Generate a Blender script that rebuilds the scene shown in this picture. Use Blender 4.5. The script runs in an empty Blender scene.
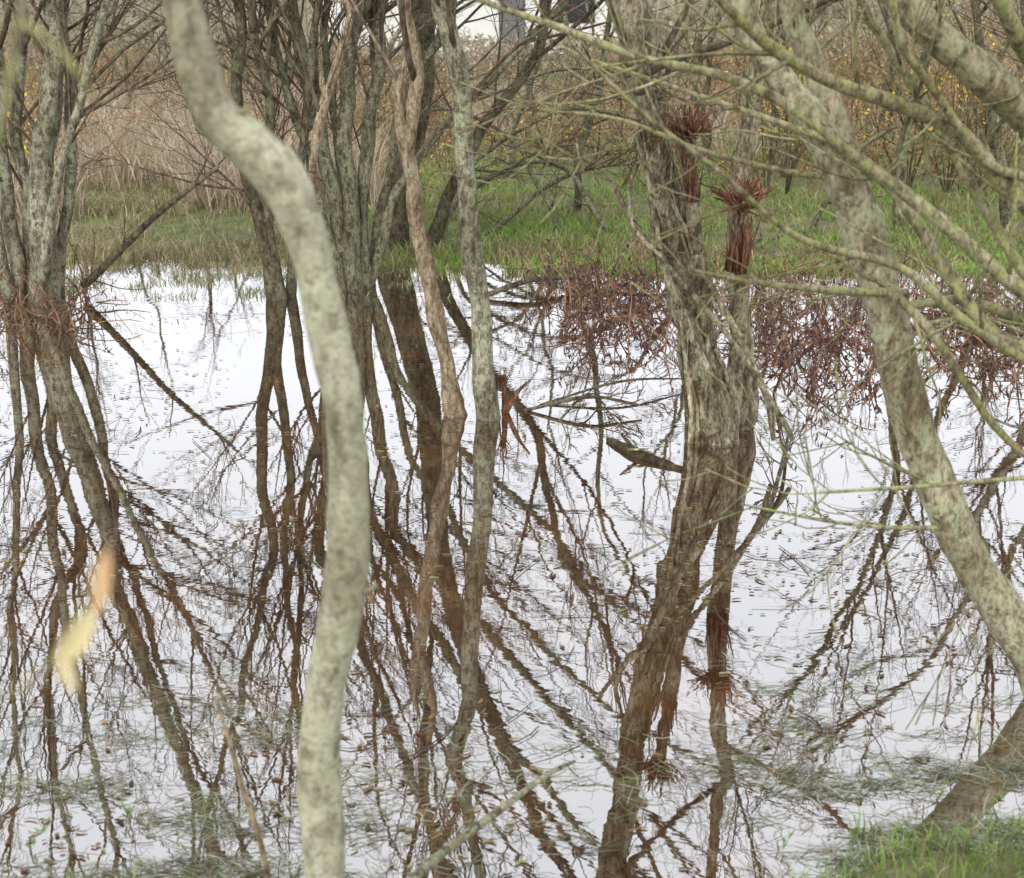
import bpy, math, random
import numpy as np
from mathutils import Vector, noise as mn
random.seed(7); rs=np.random.RandomState(11)
scene=bpy.context.scene
F=1300.0; TH=math.radians(18.3); CAMZ=2.0
# ---------------------------------------------------------------- survey helpers (bearing -> world point at ground distance Y)
def at(px,py,Y):
    xv=(px-512)/F; yv=-(py-439)/F
    dy=math.cos(TH)+yv*math.sin(TH); dz=-math.sin(TH)+yv*math.cos(TH)
    t=Y/dy
    return Vector((xv*t,Y,CAMZ+dz*t))
def rf(px,py,Y):
    p=at(px,py,Y); return Vector((p.x,p.y,-p.z))
def wy(py): return 2/math.tan(TH+math.atan((py-439)/F))
def wr(w,Y): return w*0.5/F*Y/1.12
# ---------------------------------------------------------------- mesh builder
TINT=[(1,1,1)]
class MB:
    def __init__(s): s.v=[]; s.f=[]; s.c=[]; s.m=[]
    def tube(s,pts,rad,sides=6,col=(1,1,1),mat=0,lump=0.0):
        n=len(pts)
        if n<2: return
        t0=(pts[1]-pts[0]).normalized()
        a=Vector((0,0,1)) if abs(t0.z)<0.9 else Vector((1,0,0))
        u=t0.cross(a).normalized()
        base=len(s.v)
        for i in range(n):
            if i==0: t=t0
            elif i==n-1: t=(pts[i]-pts[i-1])
            else: t=(pts[i+1]-pts[i-1])
            if t.length<1e-9: t=t0
            t=t.normalized()
            u=(u-t*u.dot(t))
            if u.length<1e-6: u=t.orthogonal()
            u.normalize(); w=t.cross(u)
            for k in range(sides):
                a=2*math.pi*k/sides
                d=u*math.cos(a)+w*math.sin(a)
                r=rad[i]
                if lump: 
                    q=pts[i]+d*r
                    r*=1+lump*mn.noise(Vector((q.x*14,q.y*14,q.z*5)))+0.5*lump*mn.noise(q*32)
                q=pts[i]+d*r
                s.v.append((q.x,q.y,q.z)); s.c.append(col)
        for i in range(n-1):
            for k in range(sides):
                k2=(k+1)%sides
                s.f.append((base+i*sides+k,base+i*sides+k2,base+(i+1)*sides+k2,base+(i+1)*sides+k)); s.m.append(mat)
        s.f.append(tuple(base+(n-1)*sides+k for k in range(sides))); s.m.append(mat)
        s.f.append(tuple(base+k for k in reversed(range(sides)))); s.m.append(mat)
    def leaf(s,p,d,L,W,col,mat=0):
        d=d.normalized(); sd=d.cross(Vector((random.gauss(0,1),random.gauss(0,1),random.gauss(0,1))))
        if sd.length<1e-5: sd=d.orthogonal()
        sd.normalize(); b=len(s.v)
        nrm=d.cross(sd)
        for q in (p,p+d*L*.45+sd*W*.5+nrm*W*.15,p+d*L,p+d*L*.45-sd*W*.5+nrm*W*.15):
            s.v.append(tuple(q)); s.c.append(col)
        s.f.append((b,b+1,b+2,b+3)); s.m.append(mat)
    def build(s,name,mats,smooth=True):
        return mesh_obj(name,s.v,s.f,mats,s.c,s.m,smooth)
def mesh_obj(name,v,f,mats,c=None,m=None,smooth=True,parent=None):
    me=bpy.data.meshes.new(name); me.from_pydata(v,[],f)
    for mt in mats: me.materials.append(mt)
    if c is not None:
        at_=me.color_attributes.new("Col",'FLOAT_COLOR','POINT')
        arr=np.ones((len(v),4),dtype=np.float32); arr[:,:3]=np.array(c,dtype=np.float32)
        at_.data.foreach_set("color",arr.ravel())
    if m is not None and len(mats)>1: me.polygons.foreach_set("material_index",np.array(m,dtype=np.int32))
    me.polygons.foreach_set("use_smooth",np.full(len(me.polygons),smooth))
    me.update()
    o=bpy.data.objects.new(name,me); scene.collection.objects.link(o)
    if parent: o.parent=parent
    return o
# ---------------------------------------------------------------- materials
def newmat(name):
    m=bpy.data.materials.new(name); m.use_nodes=True; nt=m.node_tree; nt.nodes.clear()
    o=nt.nodes.new('ShaderNodeOutputMaterial'); return m,nt,o
def N(nt,t,**k):
    n=nt.nodes.new(t)
    for a,b in k.items():
        if a in n.inputs.keys(): n.inputs[a].default_value=b
        else: setattr(n,a,b)
    return n
def ramp(nt,fac,stops):
    r=nt.nodes.new('ShaderNodeValToRGB'); e=r.color_ramp.elements
    while len(e)<len(stops): e.new(0.5)
    for i,(p,c) in enumerate(stops):
        e[i].position=p; e[i].color=(c[0],c[1],c[2],1)
    nt.links.new(fac,r.inputs[0]); return r.outputs[0]
def noise_n(nt,co,scale,detail=5,rough=.6,stretch=None):
    if stretch:
        mp=nt.nodes.new('ShaderNodeMapping'); mp.inputs['Scale'].default_value=stretch
        nt.links.new(co,mp.inputs[0]); co=mp.outputs[0]
    n=N(nt,'ShaderNodeTexNoise',Scale=scale,Detail=detail,Roughness=rough); nt.links.new(co,n.inputs['Vector'])
    return n.outputs['Fac']
def mixc(nt,f,a,b,mode='MIX'):
    m=nt.nodes.new('ShaderNodeMix'); m.data_type='RGBA'; m.blend_type=mode
    for s,i in ((f,0),(a,6),(b,7)):
        if isinstance(s,(int,float)): m.inputs[i].default_value=s
        elif isinstance(s,tuple): m.inputs[i].default_value=(s[0],s[1],s[2],1)
        else: nt.links.new(s,m.inputs[i])
    return m.outputs[2]
def bark(name,dark,mid,light,lichen=(.33,.37,.22),lich=.5,sc=1.0,bumpd=.004,fine=(1,1,.5),simple=False,fs=.85):
    m,nt,o=newmat(name)
    co=nt.nodes.new('ShaderNodeTexCoord').outputs['Object']
    n1=noise_n(nt,co,22*sc,4 if not simple else 2,.7,(1,1,.35))
    c=ramp(nt,n1,[(.32,dark),(.48,mid),(.64,light)])
    a=nt.nodes.new('ShaderNodeAttribute'); a.attribute_name='Col'
    b=N(nt,'ShaderNodeBsdfPrincipled',Roughness=.85); b.inputs['Specular IOR Level'].default_value=.25
    if not simple:
        n2=noise_n(nt,co,13*sc,4,.7); n3=noise_n(nt,co,60*sc,3,.7,fine)
        lm=ramp(nt,n2,[(.60-.25*lich,(0,0,0)),(.68-.25*lich,(1,1,1))])
        c=mixc(nt,lm,c,lichen)
        d=ramp(nt,n3,[(.34,(.40,.35,.30)),(.48,(1,1,1)),(.68,(1.4,1.4,1.38))])
        c=mixc(nt,fs,c,d,'MULTIPLY')
        n4=noise_n(nt,co,3.1,2,.5)
        c=mixc(nt,1.0,c,ramp(nt,n4,[(.32,(.66,.62,.56)),(.62,(1.12,1.12,1.1))]),'MULTIPLY')
        bp=nt.nodes.new('ShaderNodeBump'); bp.inputs['Strength'].default_value=.9; bp.inputs['Distance'].default_value=bumpd
        ad=N(nt,'ShaderNodeMath',operation='ADD'); nt.links.new(n1,ad.inputs[0]); nt.links.new(n3,ad.inputs[1])
        nt.links.new(ad.outputs[0],bp.inputs['Height']); nt.links.new(bp.outputs[0],b.inputs['Normal'])
    c=mixc(nt,1.0,c,a.outputs['Color'],'MULTIPLY')
    nt.links.new(c,b.inputs['Base Color'])
    nt.links.new(b.outputs[0],o.inputs[0]); return m
def foliage(name,trans=.35,rough=.6):
    m,nt,o=newmat(name)
    a=nt.nodes.new('ShaderNodeAttribute'); a.attribute_name='Col'
    co=nt.nodes.new('ShaderNodeTexCoord').outputs['Object']
    v=ramp(nt,noise_n(nt,co,9,2),[(.3,(.65,.62,.6)),(.7,(1.25,1.25,1.2))])
    c=mixc(nt,1.0,a.outputs['Color'],v,'MULTIPLY')
    b=N(nt,'ShaderNodeBsdfPrincipled',Roughness=rough); b.inputs['Specular IOR Level'].default_value=.3
    t=nt.nodes.new('ShaderNodeBsdfTranslucent'); mx=nt.nodes.new('ShaderNodeMixShader'); mx.inputs[0].default_value=trans
    nt.links.new(c,b.inputs['Base Color']); nt.links.new(c,t.inputs[0])
    nt.links.new(b.outputs[0],mx.inputs[1]); nt.links.new(t.outputs[0],mx.inputs[2]); nt.links.new(mx.outputs[0],o.inputs[0]); return m
M_pale=bark('bark_pale_lichen',(.13,.12,.085),(.26,.25,.18),(.43,.41,.33),(.36,.36,.26),.5,1.7,.003,(1,1,1.25),fs=.55)
M_grey=bark('bark_grey_lichen',(.055,.046,.032),(.15,.137,.095),(.34,.32,.25),(.28,.29,.20),.42,1.5,.006)
M_mid=bark('bark_grey_green',(.035,.031,.02),(.105,.097,.062),(.24,.23,.16),(.185,.20,.12),.42,1.6,.006)  # grey-green bark, darkened so the backlit look is in its colour
M_will=bark('bark_willow',(.045,.034,.022),(.155,.125,.08),(.40,.36,.265),(.24,.24,.15),.3,1.2,.014)
M_lean=bark('bark_leaning_willow',(.12,.095,.06),(.25,.215,.145),(.43,.39,.28),(.35,.355,.24),.5,1.3,.008)
M_brown=bark('bark_brown',(.075,.052,.033),(.22,.165,.108),(.39,.32,.23),(.24,.22,.14),.2,1.5,.006)
M_dark=bark('bark_dark',(.028,.023,.016),(.08,.065,.042),(.165,.142,.095),(.14,.145,.085),.4,1.0,.008)
M_twig=bark('bark_twig',(.045,.031,.02),(.105,.078,.05),(.20,.16,.108),simple=True)
M_red=bark('splintered_wood',(.045,.018,.012),(.14,.06,.036),(.30,.15,.09),(.2,.10,.06),.1,2.0,.006)
M_moss=bark('bark_mossy_branch',(.10,.085,.05),(.22,.20,.125),(.39,.36,.25),(.28,.295,.13),.45,1.6,.003)
M_fol=foliage('leaf_blades')
def water_mat():
    m,nt,o=newmat('tannin_water')
    co=nt.nodes.new('ShaderNodeTexCoord').outputs['Object']
    dif=nt.nodes.new('ShaderNodeBsdfDiffuse')
    c=ramp(nt,noise_n(nt,co,1.6,5,.65),[(.3,(.020,.009,.004)),(.5,(.052,.023,.009)),(.72,(.12,.055,.02))])
    nt.links.new(c,dif.inputs[0])
    gl=nt.nodes.new('ShaderNodeBsdfGlossy'); gl.inputs['Roughness'].default_value=.009; gl.inputs[0].default_value=(.97,.98,1,1)
    h1=noise_n(nt,co,5,2,.5,(.6,1,1)); h2=noise_n(nt,co,24,2,.5,(.5,1,1))
    ad=N(nt,'ShaderNodeMath',operation='MULTIPLY_ADD'); nt.links.new(h2,ad.inputs[0]); ad.inputs[1].default_value=.26; nt.links.new(h1,ad.inputs[2])
    bp=nt.nodes.new('ShaderNodeBump'); bp.inputs['Strength'].default_value=1; bp.inputs['Distance'].default_value=.00044
    nt.links.new(ad.outputs[0],bp.inputs['Height']); nt.links.new(bp.outputs[0],gl.inputs['Normal'])
    fr=nt.nodes.new('ShaderNodeFresnel'); fr.inputs[0].default_value=1.5
    mr=N(nt,'ShaderNodeMapRange'); mr.inputs[1].default_value=0; mr.inputs[2].default_value=.45; mr.inputs[3].default_value=.42; mr.inputs[4].default_value=.80
    nt.links.new(fr.outputs[0],mr.inputs[0])
    mx=nt.nodes.new('ShaderNodeMixShader'); nt.links.new(mr.outputs[0],mx.inputs[0])
    nt.links.new(dif.outputs[0],mx.inputs[1]); nt.links.new(gl.outputs[0],mx.inputs[2]); nt.links.new(mx.outputs[0],o.inputs[0]); return m
def ground_mat():
    m,nt,o=newmat('marsh_soil_grass')
    co=nt.nodes.new('ShaderNodeTexCoord').outputs['Object']
    g=ramp(nt,noise_n(nt,co,6,5,.7),[(.3,(.05,.045,.02)),(.48,(.09,.11,.03)),(.62,(.13,.18,.045)),(.8,(.22,.19,.10))])
    b_=ramp(nt,noise_n(nt,co,4,5,.7),[(.3,(.06,.042,.028)),(.55,(.15,.115,.07)),(.8,(.26,.20,.13))])
    k=ramp(nt,noise_n(nt,co,.35,3),[(.42,(0,0,0)),(.6,(1,1,1))])
    c=mixc(nt,k,g,b_)
    b=N(nt,'ShaderNodeBsdfPrincipled',Roughness=.9); nt.links.new(c,b.inputs['Base Color'])
    nt.links.new(b.outputs[0],o.inputs[0]); return m
# ---------------------------------------------------------------- terrain
def sm(a,b,x):
    t=min(1,max(0,(x-a)/(b-a))); return t*t*(3-2*t)
def gz(x,y):
    nz=mn.noise(Vector((x*.9,y*.9,3)))*.05+mn.noise(Vector((x*2.6,y*2.6,9)))*.025
    ys=10.7+.7*mn.noise(Vector((x*.35,0,1)))+.35*mn.noise(Vector((x*1.3,0,1)))+.7*sm(-1,-4,x)
    d=y-ys
    zf=max(-.35,min(d*.07,.10))+max(0,d-1.5)*.012
    yn=2.36+.42*sm(.45,1.15,x)+.12*mn.noise(Vector((x*2,5,1)))+.12*sm(-.6,-1.0,x)
    d2=yn-y
    zn=max(-.35,min(d2*.3,.12))
    zs=max(-.35,min((abs(x)-16)*.08,.3))
    amp=1 if y>3.6 else .35
    return max(zf,zn,zs)+nz*amp*(1 if y<30 else .6)
def graded(lo,hi,a,b,st):
    r=list(np.arange(lo,hi+1e-6,st)); s=st; v=hi
    while v<b: s*=1.25; v+=s; r.append(v)
    s=st; v=lo; l=[]
    while v>a: s*=1.25; v-=s; l.append(v)
    return l[::-1]+r
xs=graded(-9,9,-500,500,.15); ys_=graded(0,18,-150,600,.13)
v=[(x,y,gz(x,y)) for y in ys_ for x in xs]; nx=len(xs)
f=[(j*nx+i,j*nx+i+1,(j+1)*nx+i+1,(j+1)*nx+i) for j in range(len(ys_)-1) for i in range(nx-1)]
mesh_obj('ground',v,f,[ground_mat()])
mesh_obj('water',[(-18,.5,0),(18,.5,0),(18,15,0),(-18,15,0)],[(0,1,2,3)],[water_mat()],smooth=False)
# ---------------------------------------------------------------- blades (vectorised)
def blades(name,P,H,W,lean,C,mat=M_fol):
    n=len(P); P=np.array(P,float)
    a=rs.uniform(0,2*math.pi,n); sd=np.stack([np.cos(a),np.sin(a),np.zeros(n)],1)*(W*.5)[:,None]
    b=rs.uniform(0,2*math.pi,n); ln=np.stack([np.cos(b),np.sin(b),np.zeros(n)],1)*(lean*H)[:,None]
    up=np.zeros((n,3)); up[:,2]=H
    V=np.stack([P-sd,P+sd,P+up*.55+ln*.3+sd*.8,P+up*.55+ln*.3-sd*.8,P+up*(1-.25*lean[:,None])+ln],1).reshape(-1,3)
    idx=np.arange(n)*5
    f=[(i,i+1,i+2,i+3) for i in idx.tolist()]+[(i+3,i+2,i+4) for i in idx.tolist()]
    c=np.repeat(C,5,axis=0)
    return mesh_obj(name,V.tolist(),f,[mat],c,None,False)
def cols(n,pal,w=None,j=.2):
    pal=np.array(pal); i=rs.choice(len(pal),n,p=w); return pal[i]*rs.uniform(1-j,1+j,(n,1))
# bank grass, patchy
P=[];dry=[]
while len(P)<80000:
    y=10.2+10*random.random()**1.4; x=random.uniform(-.47*y-.6,.47*y+.6)
    d=mn.noise(Vector((x*.7,y*.7,5)))+.5*mn.noise(Vector((x*2.6,y*2.6,5)))
    lim=-.16 if x>-1.5 else .05
    if d<lim and random.random()<.85: continue
    z=gz(x,y)
    if z<-.035: continue
    P.append((x,y,max(z,-.02))); dry.append(mn.noise(Vector((x*1.1,y*1.6,55)))+.3*random.gauss(0,1)>.25)
n=len(P); X=np.array(P); dry=np.array(dry)
C=cols(n,[(.25,.41,.09),(.32,.46,.12),(.18,.26,.07),(.42,.40,.2)],[.36,.3,.19,.15])
C[dry]=cols(dry.sum(),[(.38,.32,.18),(.29,.21,.12),(.24,.27,.10),(.46,.40,.26)])
left=X[:,0]<-1.6
C[left]=cols(left.sum(),[(.24,.28,.10),(.50,.43,.3),(.39,.31,.21),(.22,.20,.11)],[.3,.33,.27,.1])
blades('bank_grass',P,rs.uniform(.03,.12,n)*(1+.4*left)*(1+.4*dry),rs.uniform(.006,.014,n),rs.uniform(.3,1.2,n),C)
# tall dead grass
P=[]
while len(P)<19000:
    y=random.uniform(12.6,26); x=random.uniform(-.5*y,.5*y)
    left=-0.40*y<x<-.10*y
    if not left and random.random()<.85: continue
    if mn.noise(Vector((x*.7,y*.7,2)))<-.05: continue
    if not left and y<17: continue
    P.append((x,y,gz(x,y)-.02))
n=len(P)
blades('dead_reed_grass',P,rs.uniform(.25,.85,n),rs.uniform(.007,.018,n),rs.uniform(.2,1.1,n),cols(n,[(.60,.50,.41),(.52,.41,.34),(.38,.28,.22),(.33,.31,.18),(.68,.60,.46)]))
# near bank grass
P=[]
while len(P)<12000:
    x=random.uniform(-1.6,1.9); y=random.uniform(2.0,3.4); z=gz(x,y)
    if z<-.03+.06*mn.noise(Vector((x*6,y*6,0))): continue
    P.append((x,y,max(z,-.005)-.005))
n=len(P)
blades('near_bank_grass',P,rs.uniform(.02,.08,n),rs.uniform(.0025,.005,n),rs.uniform(.3,1.3,n),cols(n,[(.20,.34,.07),(.28,.40,.11),(.14,.18,.07),(.38,.33,.2)],[.35,.3,.2,.15]))
# ---------------------------------------------------------------- floating blades and leaves
def floating(name,n,dens,Lr,Wr,pal,zr,yr=(2.5,4.6),asd=.45):
    V=[];Fc=[];Cc=[]; k=0
    while k<n:
        y=random.uniform(*yr); x=random.uniform(-.46*y-.2,.46*y+.2)
        if random.random()>dens(x,y): continue
        L=random.uniform(*Lr); W=random.uniform(*Wr); a=random.gauss(.1,asd) if random.random()<.8 else random.uniform(0,3.14)
        dx,dy=math.cos(a),math.sin(a); c=random.choice(pal); s=random.uniform(.75,1.2); c=(c[0]*s,c[1]*s,c[2]*s)
        cv=random.gauss(0,.15)*L; z0=random.uniform(*zr); z1=random.uniform(*zr); b=len(V)
        for t in (0,.33,.66,1):
            qx=x+dx*L*(t-.5)-dy*cv*(t*(1-t))*4; qy=y+dy*L*(t-.5)+dx*cv*(t*(1-t))*4
            z=.003+z0*(1-t)+z1*t+ (.6*max(z0,z1))*t*(1-t)
            w=W*.5*(1-.7*abs(t-.4))
            V.append((qx-dy*w,qy+dx*w,z)); V.append((qx+dy*w,qy-dx*w,z+.0008)); Cc+= [c,c]
        for j in range(3): Fc.append((b+2*j,b+2*j+1,b+2*j+3,b+2*j+2))
        k+=1
    return mesh_obj(name,V,Fc,[M_fol],Cc,None,False)
def d1(x,y):
    e=sm(4.0,2.8,y)
    s=max(.8*sm(-.35,-.9,x),sm(.35,.8,x),.16)
    nn=.3+1.2*mn.noise(Vector((x*1.3,y*4,7)))+.8*mn.noise(Vector((x*4,y*11,7)))
    return e*s*max(0.02,nn)
floating('floating_grass',7500,d1,(.02,.12),(.0014,.0032),[(.42,.45,.36),(.32,.36,.26),(.48,.49,.44),(.22,.26,.14),(.30,.24,.16),(.2,.26,.1)],(0,.006))
def d2(x,y):
    return max(.06,.3+mn.noise(Vector((x*1.2,y*1.2,17)))*1.3)*(1 if x>.2 else .7)
floating('floating_leaves',5200,d2,(.007,.036),(.005,.015),[(.20,.11,.05),(.30,.2,.1),(.12,.06,.03),(.35,.3,.2),(.24,.24,.12),(.08,.05,.03)],(0,.003),(2.6,10.5))
floating('floating_twigs',560,d2,(.05,.35),(.003,.008),[(.10,.06,.04),(.16,.11,.07),(.08,.05,.03)],(0,.004),(3.2,10.5),1.0)
# ---------------------------------------------------------------- tree tools
def rv(): return Vector((random.gauss(0,1),random.gauss(0,1),random.gauss(0,1)))
def grow(mb,p,d,L,r,lvl,mat=1,trop=.25,wig=.3,rmin=.0026,nch=5,bias=None):
    n=max(4,min(14,int(L/.11)))
    pts=[p.copy()]; d=d.normalized()
    up_only=L>.7 and trop>0
    if up_only and d.z<.12: d.z=abs(d.z)*.5+.15; d.normalize()
    ds=[d]
    for i in range(n):
        d=(d+rv()*wig/math.sqrt(n)*.6+Vector((0,0,trop/n))+((bias/n) if bias else Vector())).normalized()
        if up_only and d.z<.05: d.z=.1; d.normalize()
        if pts[-1].z<.08 and d.z<0: d.z=abs(d.z); 
        pts.append(pts[-1]+d*L/n); ds.append(d)
    rad=[max(rmin*.8,r*(1-.8*i/n)) for i in range(n+1)]
    s=random.uniform(.75,1.25); c=TINT[0]
    mb.tube(pts,rad,7 if r>.02 else (4 if r>.006 else 3),(s*c[0],s*c[1],s*c[2]),mat)
    if lvl<=0: return
    for k in range(nch+random.randint(-1,1)):
        t=random.uniform(.15,.97); i=min(n-1,int(t*n)); q=pts[i].lerp(pts[i+1],t*n-i)
        ax=ds[i].cross(rv()).normalized()
        a=random.uniform(.35,.95)
        dd=ds[i]*math.cos(a)+ax*math.sin(a)
        grow(mb,q,dd,L*random.uniform(.35,.65)*(1-.35*t),max(rmin,rad[i]*random.uniform(.4,.65)),lvl-1,mat,trop,wig,rmin,nch,bias)
def spline(cp,res):
    P=[cp[0]*2-cp[1]]+cp+[cp[-1]*2-cp[-2]]; out=[]
    for i in range(1,len(P)-2):
        a,b,c,d=P[i-1],P[i],P[i+1],P[i+2]
        for k in range(res):
            t=k/res
            out.append(.5*((2*b)+(c-a)*t+(2*a-5*b+4*c-d)*t*t+(3*b-a-3*c+d)*t**3))
    out.append(cp[-1].copy()); return out
def interp(vals,n):
    return list(np.interp(np.linspace(0,len(vals)-1,n),range(len(vals)),vals))
def stem(mb,cp,rads,mat=0,sides=10,res=7,lump=.12,wob=.0,kids=0,klen=(.5,1.5),klvl=2,zmin=.6,col=1.0,top=True,toplvl=2,bias=None,toplen=1.8,kmat=1,trop=.3,nch=5,crown=0):
    pts=spline(cp,res); n=len(pts); rad=interp(rads,n)
    if wob:
        o=random.uniform(0,99)
        for i,p in enumerate(pts):
            p.x+=wob*mn.noise(Vector((p.z*2.5,o,0))); p.y+=wob*mn.noise(Vector((p.z*2.5,o,7)))
    mb.tube(pts,rad,sides,(col,col,col),mat,lump)
    for k in range(kids):
        i=random.randint(1,n-2)
        if pts[i].z<zmin: continue
        t=(pts[i+1]-pts[i]).normalized(); ax=t.cross(rv()).normalized(); a=random.uniform(.5,1.1)
        L=random.uniform(*klen)
        grow(mb,pts[i],t*math.cos(a)+ax*math.sin(a),L,min(rad[i]*.5,.004+.007*L),klvl,kmat,trop=trop,nch=nch,bias=bias)
    up=[i for i in range(1,n-1) if pts[i].z>1.3]
    for k in range(crown if up else 0):
        i=random.choice(up)
        t=(pts[i+1]-pts[i]).normalized(); ax=t.cross(rv()); ax.y*=.6; ax.normalize(); a=random.uniform(.3,.85)
        L=random.uniform(1.2,3.0)
        grow(mb,pts[i],t*math.cos(a)+ax*math.sin(a),L,min(rad[i]*.5,.005+.0065*L),2,kmat,trop=.3,nch=3,bias=bias,wig=.4,rmin=.0026)
    if top:
        t=(pts[-1]-pts[-2]).normalized()
        for k in range(3):
            grow(mb,pts[-1],(t+rv()*.2).normalized(),toplen*random.uniform(.8,1.5),rad[-1]*random.uniform(.6,.85),toplvl,kmat,trop=.15,nch=3,bias=bias,rmin=.0028)
def T(Y,w0,w1,dirp,refp,mb,mat=0,kids=12,crown=6,wob=.05,**k):
    kids=int(kids*.8)
    cp=[at(x,y,Y) for x,y in dirp]; 
    cp[0].z=min(cp[0].z,-.05)
    cp+=[rf(x,y,Y) for x,y in refp]
    n=len(cp); dn=len(dirp)
    rr=[wr(w0,Y)*1.25]+[wr(w0+(w1-w0)*i/(dn-1),Y) for i in range(1,dn)]
    rr+=[wr(w1,Y)*(1-.12*(i+1)) for i in range(len(refp))]
    stem(mb,cp,[max(.008,r) for r in rr],mat,kids=kids,wob=wob,crown=crown,**k)
# left cluster
mb=MB()
T(9.25,30,22,[(45,300),(42,200),(50,100),(55,0)],[(120,600),(160,700),(215,850)],mb,kids=16)
T(9.3,16,12,[(22,300),(8,200),(0,100),(-10,0)],[(62,600),(85,720),(120,850)],mb,kids=14)
T(9.1,11,8,[(35,300),(60,180),(85,80),(110,-5)],[(180,600),(230,720)],mb,kids=14)
T(9.4,12,10,[(60,300),(72,160),(70,80),(62,0)],[(140,600),(190,750),(260,870)],mb,kids=14)
T(9.2,11,8,[(12,300),(-20,150),(-60,0)],[(10,620),(20,800)],mb,kids=10)
T(9.4,14,11,[(32,300),(28,200),(15,100),(22,0)],[(60,600),(50,720),(70,850)],mb,kids=12)
mb.build('willow_tree',[M_grey,M_twig])
# mid-left cluster
mb=MB()
T(9.3,17,11,[(275,300),(262,240),(246,170),(235,80),(240,0)],[(262,600),(240,700),(205,820)],mb,kids=12)
T(9.3,13,9,[(282,300),(272,230),(270,150),(262,60),(255,-5)],[(290,600),(300,720),(310,850)],mb,kids=12)
T(9.4,11,8,[(290,300),(296,200),(308,100),(318,0)],[(340,600),(330,720)],mb,kids=10)
mb.build('willow_tree',[M_dark,M_twig])
mb=MB()
RB=Vector((.5,0,.1))
T(9.6,18,15,[(345,292),(335,200),(318,110),(300,60),(292,0)],[(345,600),(390,720),(440,850)],mb,kids=14,bias=RB)
T(9.6,20,15,[(352,292),(350,200),(345,110),(352,50),(365,0)],[(415,600),(490,720),(600,850)],mb,kids=16,bias=RB)
T(9.7,17,13,[(358,292),(364,200),(370,120),(380,60),(386,0)],[(460,600),(540,690),(650,810)],mb,kids=16,bias=RB)
T(9.5,11,8,[(342,292),(324,220),(305,150),(285,80),(270,0)],[(300,600),(290,720)],mb,kids=10)
T(9.7,11,8,[(366,292),(395,200),(440,130),(500,70),(560,5)],[(570,570),(660,640)],mb,kids=14,bias=RB)
T(9.8,11,8,[(370,290),(384,200),(402,100),(440,30),(455,-5)],[(500,600),(600,700),(700,760)],mb,kids=14,bias=RB)
T(9.9,10,8,[(350,290),(340,200),(332,100),(330,0)],[(400,600),(440,740),(520,860)],mb,kids=12,bias=RB)
mb.build('willow_tree',[M_mid,M_twig])
mb=MB()
T(11.3,36,28,[(390,250),(400,180),(418,100),(425,0)],[(440,560),(470,660),(520,780)],mb,kids=14,bias=RB)
T(11.3,15,10,[(425,250),(450,190),(490,120),(530,60),(548,0)],[(560,540),(600,620)],mb,kids=14)
mb.build('willow_tree',[M_dark,M_twig])
# trees on the far bank right of centre
mb=MB()
T(11.8,13,9,[(905,250),(900,180),(915,90),(940,0)],[(885,520),(850,600),(800,680)],mb,kids=10,crown=6)
T(12.0,11,8,[(1010,250),(1000,150),(985,60),(975,0)],[(900,520),(860,600)],mb,kids=10,crown=5)
mb.build('bare_tree',[M_mid,M_twig])
mb=MB()
T(12.5,9,6,[(575,225),(580,160),(600,80),(610,0)],[(600,520),(650,600),(720,660)],mb,kids=10,crown=5)
for c in ([(430,245),(470,190),(540,150),(600,150),(650,190)],[(440,240),(480,160),(560,110),(640,120)],[(560,235),(520,150),(450,110),(400,120)],[(620,240),(560,170),(500,170),(450,215)],[(700,235),(640,90),(560,70),(480,100)],[(480,240),(560,180),(640,165),(720,190)],[(800,250),(860,150),(930,120),(1000,150)]):
    stem(mb,[at(x,y,11.6+.5*i) for i,(x,y) in enumerate(c)],[.026,.02,.015,.010,.005][:len(c)],0,sides=6,kids=8,klen=(.3,1.1),klvl=2,zmin=.2,top=False,wob=.1,trop=-.1,nch=4)
mb.build('bare_tree',[M_mid,M_twig])
mb=MB()
T(10.2,14,10,[(1090,300),(1080,180),(1060,80),(1040,0)],[(985,560),(930,660),(880,700)],mb,kids=12,crown=8)
T(10.2,12,9,[(1095,300),(1110,180),(1100,0)],[(1010,560),(990,650)],mb,kids=12,crown=7)
mb.build('willow_tree',[M_grey,M_twig])
# leaning dead branch into water
mb=MB()
stem(mb,[at(82,285,9.4),at(120,248,9.2),at(165,208,9.0),at(216,166,8.8)],[.035,.026,.022,.011],top=False,kids=6,zmin=.1,klen=(.2,.6),klvl=1,wob=.04)
mb.build('leaning_dead_branch',[M_dark,M_twig])
mb=MB()
stem(mb,[at(312,172,8.2),at(322,110,8.25),at(335,70,8.3),at(350,10,8.4),rf(350,600,8.6)],[.03,.03,.028,.022,.01],top=False,kids=4,klvl=1,lump=.35)
stem(mb,[at(338,285,9.3),at(318,230,8.8),at(312,172,8.2)],[.025,.022,.026],top=False)
mb.build('peeled_willow_stem',[M_brown,M_twig])
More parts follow.
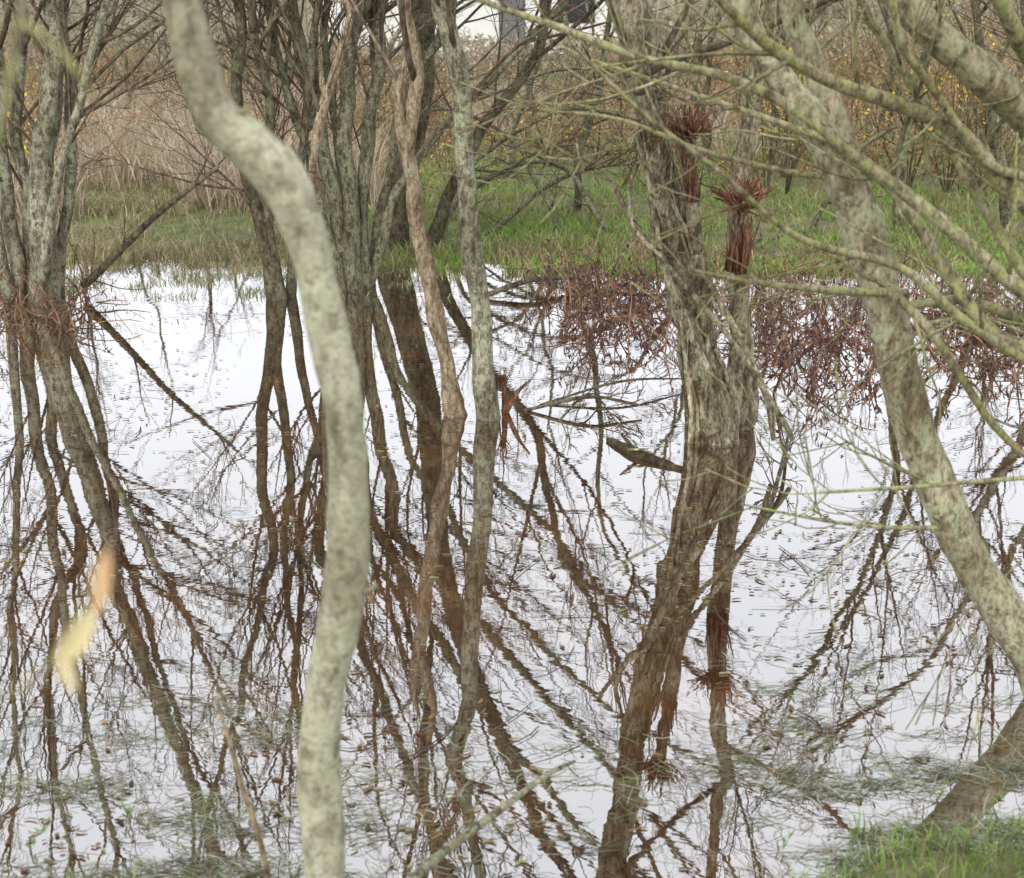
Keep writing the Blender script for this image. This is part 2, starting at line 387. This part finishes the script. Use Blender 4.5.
# centre pair
mb=MB()
T(6.44,20,15,[(457,418),(447,370),(436,320),(424,250),(412,180),(406,150),(413,100),(415,50),(402,0)],[(425,800),(440,878)],mb,kids=7,klen=(.3,.8),zmin=1.5,sides=12,lump=.35,wob=.02,crown=3)
stem(mb,[at(406,155,6.44),at(398,110,6.4),at(404,60,6.4)],[.03,.025,.004],top=False,lump=.3)
mb.build('split_willow_tree',[M_brown,M_twig])
mb=MB()
T(6.4,24,19,[(490,420),(482,340),(472,250),(465,170),(462,90),(450,30),(440,0)],[(465,800),(480,878)],mb,kids=7,klen=(.3,.9),zmin=1.4,sides=12,lump=.18,wob=.02,crown=3)
mb.build('alder_tree',[M_grey,M_twig])
def splinters(mb,p,d,r,n=16,L=.12,mat=0,th=.22,spread=.28):
    for k in range(n):
        a=random.uniform(0,6.28); u=d.orthogonal().normalized(); w=d.cross(u)
        q=p+(u*math.cos(a)+w*math.sin(a))*r*random.uniform(.2,.95)-d*.03
        dd=(d+rv()*spread).normalized(); l=L*random.uniform(.4,1.2)
        s=random.uniform(.5,1.4)
        mb.tube([q,q+dd*l*.5,q+dd*l+rv()*.008],[r*th,r*th*.7,.002],4,(s,s,s),mat)
mb=MB()
b=at(505,415,6.5); stem(mb,[Vector((b.x,b.y,-.05)),at(505,395,6.5),at(503,375,6.5)],[.020,.018,.010],top=False,lump=.5); splinters(mb,at(503,378,6.5),Vector((0,0,1)),.018,9,.09)
stem(mb,[at(506,412,6.5),at(518,392,6.45),at(530,380,6.4)],[.014,.011,.005],top=False,lump=.5)
mb.build('broken_stump',[M_red])
# big willow, leaning slightly toward the near bank
mb=MB()
Y=6.05
wp=[(716,446,54,6.05),(708,400,44,6.05),(700,350,42,6.02),(690,300,41,5.98),(678,250,40,5.9),(662,190,35,5.8),(652,120,32,5.65),(644,50,31,5.5),(630,0,29,5.3)]
cp=[at(x,y,yy) for x,y,_,yy in wp]; cp[0].z=-.06
cp+=[rf(612,860,5.1),rf(600,960,5.0)]
stem(mb,cp,[wr(w,Y) for _,_,w,_ in wp]+[.05,.04],0,sides=24,res=10,lump=.4,kids=6,klen=(.4,1.0),zmin=1.6,crown=3)
for k in range(11):
    o=random.uniform(-20,22); ph=random.uniform(0,6)
    c=[at(x+o*(w/56)+8*math.sin(i*.9+ph),y,yy-.05-.03*math.cos(o/26*1.5)) for i,(x,y,w,yy) in enumerate(wp[:7])]; c[0].z=-.05
    s=random.uniform(.6,1.5)
    stem(mb,c,[.018,.014,.012,.011,.010,.007,.004],0,sides=6,lump=.4,top=False,col=s,wob=.06)
T(6.25,28,18,[(732,434),(740,370),(741,300),(738,230),(742,150),(752,70),(768,0)],[(712,800),(708,878)],mb,kids=7,zmin=1.4,sides=14,lump=.3,crown=3)
stem(mb,[at(728,440,6.0)-Vector((0,0,.05)),at(738,340,5.98),at(741,260,5.95),at(743,205,5.9)],[.042,.034,.034,.032],0,sides=12,top=False,lump=.55)
splinters(mb,at(737,265,5.86),Vector((.1,0,1)),.05,34,.22,2,.16,.12); splinters(mb,at(744,200,5.82),Vector((0,0,1)),.06,110,.14,2,.13,.7)
stem(mb,[at(704,330,5.95),at(696,240,5.82),at(690,170,5.7),at(684,130,5.6)],[.04,.034,.032,.028],0,sides=10,top=False,lump=.45)
splinters(mb,at(684,130,5.52),Vector((-.2,0,1)).normalized(),.055,100,.13,2,.13,.7)
splinters(mb,at(692,195,5.62),Vector((-.1,0,1)).normalized(),.03,24,.2,2,.16,.12)
for c,w in (([(612,182),(640,235),(690,295),(745,360),(785,420),(795,440)],7),([(700,255),(720,300),(745,350),(768,400),(775,440)],8),([(655,210),(665,270),(690,330),(720,390),(735,440)],9),([(640,165),(632,190),(636,230),(665,260)],6),([(780,440),(790,470),(770,500)],5)):
    c=[at(x,y,5.78-.02*i) for i,(x,y) in enumerate(c)]
    stem(mb,c,[wr(w*.7,Y)]+[wr(w,Y)]*(len(c)-2)+[wr(w*.8,Y)],0,sides=6,top=False,lump=.3,kids=3,klen=(.1,.4),klvl=0,zmin=.2,wob=.03)
crown_pts=[q for q in mb.v if q[2]>2.1]
for k in range(1500):
    q=random.choice(crown_pts); c=random.choice([(.3,.15,.05),(.22,.12,.05),(.34,.24,.08)])
    mb.leaf(Vector(q),Vector((random.gauss(0,.5),random.gauss(0,.5),-1)),random.uniform(.03,.06),.014,c,3)
mb.build('old_willow_tree',[M_will,M_twig,M_red,M_fol])
# floating log
mb=MB()
a=at(608,441,wy(441));b=at(640,457,wy(457));c=at(682,470,wy(470))
for p,z in ((a,.008),(b,.012),(c,.0)): p.z=z
mb.tube(spline([a,a.lerp(b,.6),b,c],6),interp([.016,.026,.028,.018],19),12,(.55,.45,.38),0,.3)
e=b+Vector((-.02,0,.02)); mb.tube([e,e+Vector((-.05,.02,.05)),e+Vector((-.07,.03,.07))],[.012,.008,.004],6,(.9,.9,.9),0,.3)
e=b+Vector((-.06,-.012,.030)); mb.tube([e,e+Vector((.06,0,.0)),e+Vector((.13,-.02,-.018))],[.006,.008,.005],6,(3.0,3.0,3.0),0,.3)  # pale strip along the log: a highlight painted in as colour
mb.build('floating_log',[M_dark])
mb=MB()
for px,py,ex,ey,r in ((520,410,640,412,.010),(560,420,600,400,.006),(770,520,790,440,.01),(540,405,690,385,.007),(470,300,590,285,.02),(600,292,720,278,.014),(960,330,1080,345,.03),(900,310,1000,300,.015),(860,350,1040,320,.012),(930,300,1050,345,.018)):
    Y1=wy(py); Y2=wy(ey)
    a=at(px,py,Y1); c=at(ex,ey,Y2); a.z=.0; c.z=.03+r; m_=a.lerp(c,.5)+Vector((random.uniform(-.05,.05),0,r+.05))
    stem(mb,[a,m_,c],[r,r,r*.5],0,top=False,kids=6,klen=(.1,.35),klvl=1,zmin=.005,wob=.05)
mb.build('fallen_branches',[M_dark,M_twig])
# ---------------------------------------------------------------- foreground right tree
mb=MB()
Y=3.5
def br(c,ws,Yl=None,kids=3,mat=0,klen=(.15,.5),klvl=1,**k):
    Yl=Yl or [Y]*len(c)
    pts=[at(x,y,yy) for (x,y),yy in zip(c,interp(Yl,len(c)))]
    stem(mb,pts,[wr(w*.95,Yl[0]) for w in interp(ws,len(c))],mat,sides=k.pop('sides',9),top=False,kids=kids,klen=klen,klvl=klvl,zmin=.3,kmat=0,wob=.012,nch=3,**k)
br([(1090,790),(1024,650),(968,555),(930,470),(904,385),(885,310),(868,240),(846,180),(805,115),(765,60),(738,0),(715,-80),(700,-300)],[60,56,50,49,48,46,52,48,36,32,30,26,14],sides=20,kids=6,lump=.22,mat=1)
br([(868,240),(852,190),(835,120),(812,60),(790,0),(780,-120)],[44,42,34,30,26,16],[3.5,3.6,3.6],sides=14,lump=.14,kids=4,mat=1)
br([(1250,860),(1200,650),(1150,480),(1110,330),(1090,150),(1080,-50),(1060,-300)],[90,86,80,70,64,56,30],[3.3,3.3],sides=16,kids=4,lump=.14,mat=1)
br([(1115,350),(1060,320),(1000,272),(930,212),(860,160),(790,108),(720,76),(640,58),(560,28),(470,-5),(380,-60)],[22,21,19,17,15,13,11,9,8,6,4],[3.3,3.2],kids=11,klen=(.15,.6))
br([(1110,300),(1050,230),(1000,180),(960,132),(900,104),(830,80),(765,40),(700,-25)],[23,22,20,19,17,15,13,10],[3.3,3.1],kids=8)
br([(1090,190),(1040,128),(985,75),(930,30),(885,-20),(820,-120)],[46,44,41,36,32,26],[3.3,3.2],sides=14,kids=5,mat=1)
br([(1112,370),(1040,300),(965,175),(925,105),(885,45),(850,-15)],[16,14,12,11,10,9],[3.3,3.5],kids=8)
br([(1120,400),(1040,368),(960,318),(900,268),(800,238),(720,172),(640,112),(565,40)],[13,12,11,10,8,6,5,3],[3.3,2.9],kids=9)
br([(905,292),(840,290),(760,283),(690,270)],[11,9,7,4],[3.45,3.2],kids=5)
br([(890,290),(930,330),(965,380),(1000,430),(1050,475)],[12,11,10,9,7],[3.4,3.3],kids=5)
br([(940,528),(880,527),(820,520),(740,504)],[7,5,4,2.5],[3.45,3.2],kids=7)
br([(1150,470),(1024,478),(900,488),(820,492)],[8,6,5,3],[3.3,3.0],kids=7)
br([(1110,360),(1040,352),(990,330),(950,275),(905,205),(850,150),(800,130),(700,96),(590,60)],[19,18,17,16,14,11,9,6,4],[3.3,3.5],kids=9)
br([(1085,100),(1035,60),(1010,20),(985,-40)],[24,22,18,16],[3.3,3.1],kids=4)
br([(1095,220),(1030,180),(985,160),(930,85),(900,40),(890,-30)],[12,11,11,9,9,7],[3.3,3.0],kids=7)
br([(860,215),(890,300),(960,300),(1030,325),(1110,380)],[9,10,11,12,12],[3.6,3.4],kids=5)
br([(1024,560),(970,610),(930,650)],[3,2,1.5],[3.3,3.2],kids=2)
br([(846,180),(780,170),(700,150),(620,120),(540,110)],[9,7,6,4,2],[3.5,3.3],kids=5,klen=(.2,.5))
mb.build('leaning_willow_tree',[M_moss,M_lean])
# ---------------------------------------------------------------- foreground left trunk
mb=MB()
Y=1.8
lp=[(130,-160,44),(160,-70,44),(180,0,44),(196,60,47),(216,115,50),(254,150,54),(288,190,54),(310,250,48),(328,330,45),(343,410,43),(349,490,45),(348,560,47),(338,620,46),(326,690,43),(318,760,47),(323,830,44),(328,900,42),(330,1000,46)]
cp=[at(x,y,Y) for x,y,_ in lp]
g=cp[-1].copy(); g.z=gz(g.x,g.y)-.05; cp.append(g)
rr=[w*.45/F*(c.y/ (math.cos(TH)-(y-439)/F*math.sin(TH))) for (x,y,w),c in zip(lp,cp)]+[.05]
stem(mb,cp[::-1],rr[::-1],0,sides=28,res=12,lump=.2,top=False,kids=0)
top=cp[0]
grow(mb,top,Vector((-.1,.0,1)),2.0,rr[0],2,0,nch=4)
for x,y in ((352,592),(222,118),(338,420)):
    q=at(x,y,Y); mb.tube([q,q+Vector((.028,-.01,.008)),q+Vector((.04,-.01,.016))],[.007,.005,.0025],6,(.7,.7,.6),0,.2)
mb.build('pale_willow_tree',[M_pale,M_moss])
# near sapling with pale leaf
mb=MB()
YL=.62
b0=at(-120,1000,1.05); b0.z=gz(b0.x,1.05)
tw=spline([b0,at(-120,700,.85),at(-90,400,.75),at(-30,250,.75),at(20,20,.75),at(50,-180,.75)],6)
mb.tube(tw,interp([.004,.0015],len(tw)),5,(1,1,1),0)
tw=spline([tw[7],at(-40,700,.7),at(50,660,YL),at(95,560,YL)],5); mb.tube(tw,interp([.001,.0005],len(tw)),4,(1.6,1.5,1.3),0)
tw=spline([at(20,20,.75),at(60,50,.75),at(100,105,.75)],5); mb.tube(tw,interp([.0018,.001],len(tw)),4,(1.2,1.2,1),0)
def bigleaf(p,q,W,col):
    d=(q-p); side=d.cross(Vector((0,1,.3))).normalized(); nrm=d.cross(side).normalized(); b=len(mb.v)
    K=8
    for i in range(K+1):
        t=i/K; w=W*math.sin(math.pi*min(1,t*.93+.04))**.8; c=p+d*t+nrm*.06*d.length*math.sin(t*3.1)
        for s,h in ((-1,.25),(0,0),(1,.25)):
            mb.v.append(tuple(c+side*w*s*.5+nrm*w*h)); mb.c.append(col)
    for i in range(K):
        for j in range(2):
            mb.f.append((b+3*i+j,b+3*i+j+1,b+3*i+j+4,b+3*i+j+3)); mb.m.append(1)
bigleaf(at(58,665,YL),at(96,605,YL),.014,(.72,.62,.36)); bigleaf(at(98,612,YL),at(108,548,YL),.009,(.75,.50,.28))
bigleaf(at(62,650,YL),at(76,690,YL),.010,(.70,.60,.38))
mb.build('willow_sapling',[M_moss,M_fol])
mb=MB()
pts=[at(395,890,2.2),at(440,852,2.4),at(500,808,2.65),at(545,775,2.8),at(572,762,2.9)]
stem(mb,[at(300,960,2.0)]+pts,[.012,.012,.011,.009,.007,.004],0,top=False,kids=2,klen=(.05,.15),klvl=0,zmin=.0,kmat=0,col=1.1,wob=.02)
mb.build('dead_stick',[M_grey])
mb=MB()
g=at(285,960,1.95); g.z=gz(g.x,g.y)
stem(mb,[g,at(268,878,2.0),at(242,785,2.0),at(216,698,2.0)],[.0055,.0055,.005,.003],0,top=False,lump=.1,col=1.25)
mb.build('dead_reed_stem',[M_brown])
mb=MB()
for px,py,h,r in ((950,690,.13,1),(948,655,.05,1),(935,800,.07,0),(860,760,.12,1),(990,700,.1,1),(455,800,.1,1),(1000,820,.1,0),(30,850,.08,0),(200,860,.07,0),(130,820,.06,0),(780,850,.06,0)):
    p=at(px,py,wy(py)); p.z=-.01
    d=Vector((random.uniform(-.5,.5),0,1)).normalized()
    q=[p,p+d*h*.6,p+d*h+Vector((random.uniform(-.05,.05),0,0))]
    mb.tube(q,[.003,.002,.001],4,(.9,.5,.6) if r else (.7,1,.5),0)
    for k in range(4 if r else 9):
        mb.leaf(q[0].lerp(q[2],random.uniform(.1,1)),Vector((random.uniform(-1,1),random.uniform(-1,1),.8)),.03,.01 if r else .006,(.12,.05,.04) if r else (.2,.32,.11),1)
mb.build('water_plants',[M_brown,M_fol])
# ---------------------------------------------------------------- purple shrubs at waterline
def shrub(name,regions,n,pal,hr=(.25,.8),ll=(.03,.07),nl=22,stemcol=(.6,.35,.3)):
    mb=MB()
    for k in range(n):
        x0,x1,y0,y1=random.choice(regions); px=random.uniform(x0,x1); py=random.uniform(y0,y1)
        Yg=wy(py); p=at(px,py,Yg); p.z=gz(p.x,p.y) if gz(p.x,p.y)>0 else -.03
        d=Vector((random.gauss(0,.6),random.gauss(0,.5),1)).normalized(); L=random.uniform(*hr); pts=[p]
        for i in range(7):
            d=(d+rv()*.14+Vector((0,0,-.16))).normalized(); 
            nx_=pts[-1]+d*L/6
            if nx_.z<.01 and i>1: break
            pts.append(nx_)
        s=random.uniform(.5,1.8)
        mb.tube(pts,interp([.0065,.0025],len(pts)),3,tuple(s*c for c in stemcol),0)
        for j in range(random.randint(nl//2,nl)):
            t=random.uniform(.2,1)*(len(pts)-1); i=min(len(pts)-2,int(t)); q=pts[i].lerp(pts[i+1],t-i)
            c=random.choice(pal); s=random.uniform(.6,1.4)
            mb.leaf(q,Vector((random.gauss(0,.5),random.gauss(0,.5),-1 if random.random()<.7 else .5)),random.uniform(*ll),random.uniform(.008,.018),(c[0]*s,c[1]*s,c[2]*s),1)
    return mb.build(name,[M_twig,M_fol],False)
PUR=[(.11,.05,.06),(.08,.04,.045),(.15,.075,.075),(.24,.18,.15),(.18,.11,.08)]
shrub('purple_marsh_shrub',[(560,690,280,350),(600,700,290,350),(760,900,300,385),(770,880,330,395)],220,PUR,hr=(.15,.55),nl=18,stemcol=(1.2,.85,.78))
shrub('purple_marsh_shrub',[(880,1060,290,350),(950,1080,320,380),(540,640,275,310),(680,900,280,310)],240,PUR,hr=(.2,.55),nl=15,stemcol=(1.6,1.25,1.1))
shrub('red_twig_shrub',[(-20,90,290,335)],80,[(.2,.12,.09),(.24,.17,.11)],(.2,.5),nl=5,stemcol=(1.1,.8,.68))
P=[]
while len(P)<8000:
    x=random.uniform(-5,-1.2) if random.random()<.6 else random.uniform(-1.2,5.5); y=random.uniform(9.3,11.6)
    if mn.noise(Vector((x*2.2,y*3.0,31)))<.08: continue
    P.append((x,y,-.01))
n=len(P)
blades('marsh_tufts',P,rs.uniform(.02,.08,n),rs.uniform(.005,.01,n),rs.uniform(.2,1.3,n),cols(n,[(.24,.32,.10),(.46,.43,.28),(.26,.21,.12)]))
# ---------------------------------------------------------------- thicket
mb=MB(); LP=[]
tw=[(2.4,1.9,1.5),(2.3,2.1,1.6),(1.2,.95,.78),(2.5,1.65,1.4),(3.4,3.0,2.4),(1.5,1.3,1.0)]  # twig colours, lightened so that distance haze sits in the tint
for k in range(580):
    y=13.2+16*random.random(); x=random.uniform(-.5*y-1,.5*y+1)
    px=x/y
    if -.33<px<-.17 and y<17.5: continue
    if -.33<px<-.17 and y<20 and random.random()<.5: continue
    if px>-.1 and y<15.5 and random.random()<.75: continue
    if -.14<px<.1 and y>22 and random.random()<.8: continue
    base=Vector((x,y,gz(x,y)-.03)); H=random.uniform(.6,1.7)+ (random.random()**3)*1.6
    if -.14<px<.1: H=min(H,1.4)
    TINT[0]=random.choice(tw)
    for j in range(random.randint(3,5)):
        d=Vector((random.gauss(0,.55),random.gauss(0,.3),1))
        L=H*random.uniform(.6,1.2)
        s0=len(mb.v)
        grow(mb,base+Vector((random.gauss(0,.1),random.gauss(0,.1),0)),d,L,random.uniform(.006,.014),1 if random.random()<.5 else 2,0,trop=random.uniform(-1.2,0),wig=.45,rmin=.0033,nch=3)
        e=len(mb.v)
        if random.random()<.75:
            for q in range(9): LP.append(mb.v[random.randrange(s0,e)])
TINT[0]=(1,1,1)
mb.build('bramble_thicket',[M_twig])
mb=MB()
for q in LP:
    px=q[0]/q[1]
    pal=[(.38,.26,.18),(.33,.32,.15),(.40,.25,.18),(.25,.23,.12),(.5,.41,.3),(.30,.21,.16)]
    if px>.0: pal+= [(.34,.38,.12),(.42,.42,.14)]
    if px>.15: pal+= [(.6,.45,.12),(.42,.31,.15)]
    if px<-.3: pal+=[(.7,.52,.08)]
    if random.random()<.06: pal=[(.8,.62,.06)]
    for j in range(3):
        c=random.choice(pal); s=random.uniform(.6,1.4)
        mb.leaf(Vector(q)+rv()*.05,rv(),random.uniform(.025,.06),random.uniform(.015,.035),(c[0]*s,c[1]*s,c[2]*s))
mb.build('thicket_leaves',[M_fol],False)
# background trees through the thicket
for k in range(14):
    y=random.uniform(14.5,22); x=-.42*y+.84*y*((k+random.random())/14)
    mb=MB(); b=Vector((x,y,gz(x,y)-.05))
    if -.3<x/y<-.18: b.y+=4; b.x=x/y*b.y; b.z=gz(b.x,b.y)-.05
    for j in range(random.randint(1,3)):
        ln=random.gauss(0,.6); H=random.uniform(2.2,3.6); r=random.uniform(.018,.045)
        cp=[b,b+Vector((ln*.3,random.uniform(-.1,.1),H*.3)),b+Vector((ln*.5+random.uniform(-.2,.2),0,H*.6)),b+Vector((ln,0,H))]
        stem(mb,cp,[r*1.2,r,r*.8,r*.5],0,sides=8,kids=10,klen=(.4,1.2),zmin=.5,wob=.14,toplvl=1,toplen=.8,nch=4)
    mb.build('bare_tree',[random.choice([M_mid,M_dark,M_grey]),M_twig])
# bushes that have kept their yellow leaves
for grp in (((785,60,13.5,6),(765,45,13.5,5)),((950,70,14.0,8),(985,50,14.2,8),(905,110,14.0,5)),((8,110,12.8,5),)):
    mb=MB()
    for px,py,Yb,nb in grp:
        tgt=at(px,py,Yb); g=Vector((tgt.x+.1,Yb,gz(tgt.x,Yb)-.03))
        for j in range(nb):
            e=tgt+rv()*.22; m_=g.lerp(e,.5)+rv()*.08
            stem(mb,[g,m_,e],[.010,.007,.003],0,sides=4,top=False,kids=4,klen=(.15,.4),klvl=0,zmin=.5)
            for q in range(15):
                c=random.choice([(.85,.62,.05),(.8,.7,.12),(.65,.42,.06)])
                mb.leaf(m_.lerp(e,random.uniform(.3,1))+rv()*.09,rv(),random.uniform(.035,.06),.032,c,2)
    mb.build('yellow_leaved_bush',[M_dark,M_twig,M_fol])
# far hedge
mb=MB()
for k in range(22000):
    y=random.uniform(33,42); x=random.uniform(-24,24)
    h=2.6+1.6*mn.noise(Vector((x*.25,0,4)))+.8*mn.noise(Vector((x*1.1,0,8)))
    if -.14<x/y<.1: h=min(h,.9+.5*mn.noise(Vector((x,3,3))))
    z=random.random()*h
    c=random.choice([(.34,.30,.23),(.40,.33,.26),(.28,.28,.18),(.46,.40,.32)]); s=random.uniform(.6,1.3)
    mb.leaf(Vector((x,y,z+.3)),rv(),random.uniform(.15,.3),random.uniform(.05,.12),(c[0]*s,c[1]*s,c[2]*s))
mb.build('distant_hedge',[M_fol],False)
# ---------------------------------------------------------------- white house behind
def plain(name,c,r=.7):
    m,nt,o=newmat(name); co=nt.nodes.new('ShaderNodeTexCoord').outputs['Object']
    cc=ramp(nt,noise_n(nt,co,3,5),[(.3,tuple(a*.85 for a in c)),(.7,c)])
    b=N(nt,'ShaderNodeBsdfPrincipled',Roughness=r); nt.links.new(cc,b.inputs['Base Color']); nt.links.new(b.outputs[0],o.inputs[0]); return m
MW=plain('white_render',(.8,.8,.78)); MR=plain('slate_roof',(.16,.16,.17)); MG=plain('window_glass',(.03,.035,.04),.1); MK=plain('brick_chimney',(.3,.14,.1))
def box(name,c,s,mat,par):
    x,y,z=c; a,b,h=s[0]/2,s[1]/2,s[2]/2
    v=[(x+i*a,y+j*b,z+k*h) for k in (-1,1) for i,j in ((-1,-1),(1,-1),(1,1),(-1,1))]
    return mesh_obj(name,v,[(0,3,2,1),(4,5,6,7),(0,1,5,4),(1,2,6,5),(2,3,7,6),(3,0,4,7)],[mat],None,None,False,par)
E=bpy.data.objects.new('white_bungalow',None); scene.collection.objects.link(E)
X0,Y0=-1.0,50
box('walls',(X0,Y0,1.75),(11,6,2.7),MW,E)
v=[(X0-5.9,Y0-3.4,3.1),(X0+5.9,Y0-3.4,3.1),(X0+5.9,Y0+3.4,3.1),(X0-5.9,Y0+3.4,3.1),(X0-5.9,Y0,4.9),(X0+5.9,Y0,4.9)]
mesh_obj('roof',v,[(0,1,5,4),(2,3,4,5),(0,4,3),(1,2,5),(0,3,2,1)],[MR],None,None,False,E)
for i,xx in enumerate((-4,-1.6,3.2)): box('window_%d'%i,(X0+xx,Y0-3.01,2.1),(1.3,.06,1.1),MG,E)
box('door',(X0+1,Y0-3.01,1.5),(.9,.06,2.1),MR,E); box('chimney',(X0+3,Y0,5.1),(.7,.7,1.1),MK,E)
# ---------------------------------------------------------------- light
w=bpy.data.worlds.new("World"); scene.world=w; w.use_nodes=True; nt=w.node_tree
bg=nt.nodes['Background']; sky=nt.nodes.new('ShaderNodeTexSky'); sky.sky_type='NISHITA'; sky.sun_disc=False
sky.sun_elevation=math.radians(42); sky.sun_rotation=math.radians(200); sky.dust_density=3; sky.air_density=1
hs=nt.nodes.new('ShaderNodeHueSaturation'); hs.inputs['Saturation'].default_value=.12
nt.links.new(sky.outputs[0],hs.inputs['Color'])
mx=nt.nodes.new('ShaderNodeMix'); mx.data_type='RGBA'; mx.inputs[0].default_value=.7; mx.inputs[7].default_value=(13.8,14.1,14.6,1)
nt.links.new(hs.outputs[0],mx.inputs[6]); nt.links.new(mx.outputs[2],bg.inputs['Color']); bg.inputs['Strength'].default_value=.14
sl=bpy.data.lights.new('sun','SUN'); sl.energy=1.5; sl.angle=math.radians(22); sl.color=(1,.95,.86)
so=bpy.data.objects.new('sun',sl); scene.collection.objects.link(so); so.rotation_euler=(math.radians(48),0,math.radians(-20))
cam=bpy.data.cameras.new('camera'); co=bpy.data.objects.new('camera',cam); scene.collection.objects.link(co)
co.location=(0,0,CAMZ); co.rotation_euler=(math.radians(90)-TH,0,0); cam.sensor_width=36; cam.lens=F/1024*36; cam.clip_end=2000; cam.clip_start=.05
cam.dof.use_dof=True; cam.dof.focus_distance=7.5; cam.dof.aperture_fstop=5.0
scene.camera=co
scene.view_settings.view_transform='Standard'; scene.view_settings.look='None'; scene.view_settings.exposure=0
print('done')
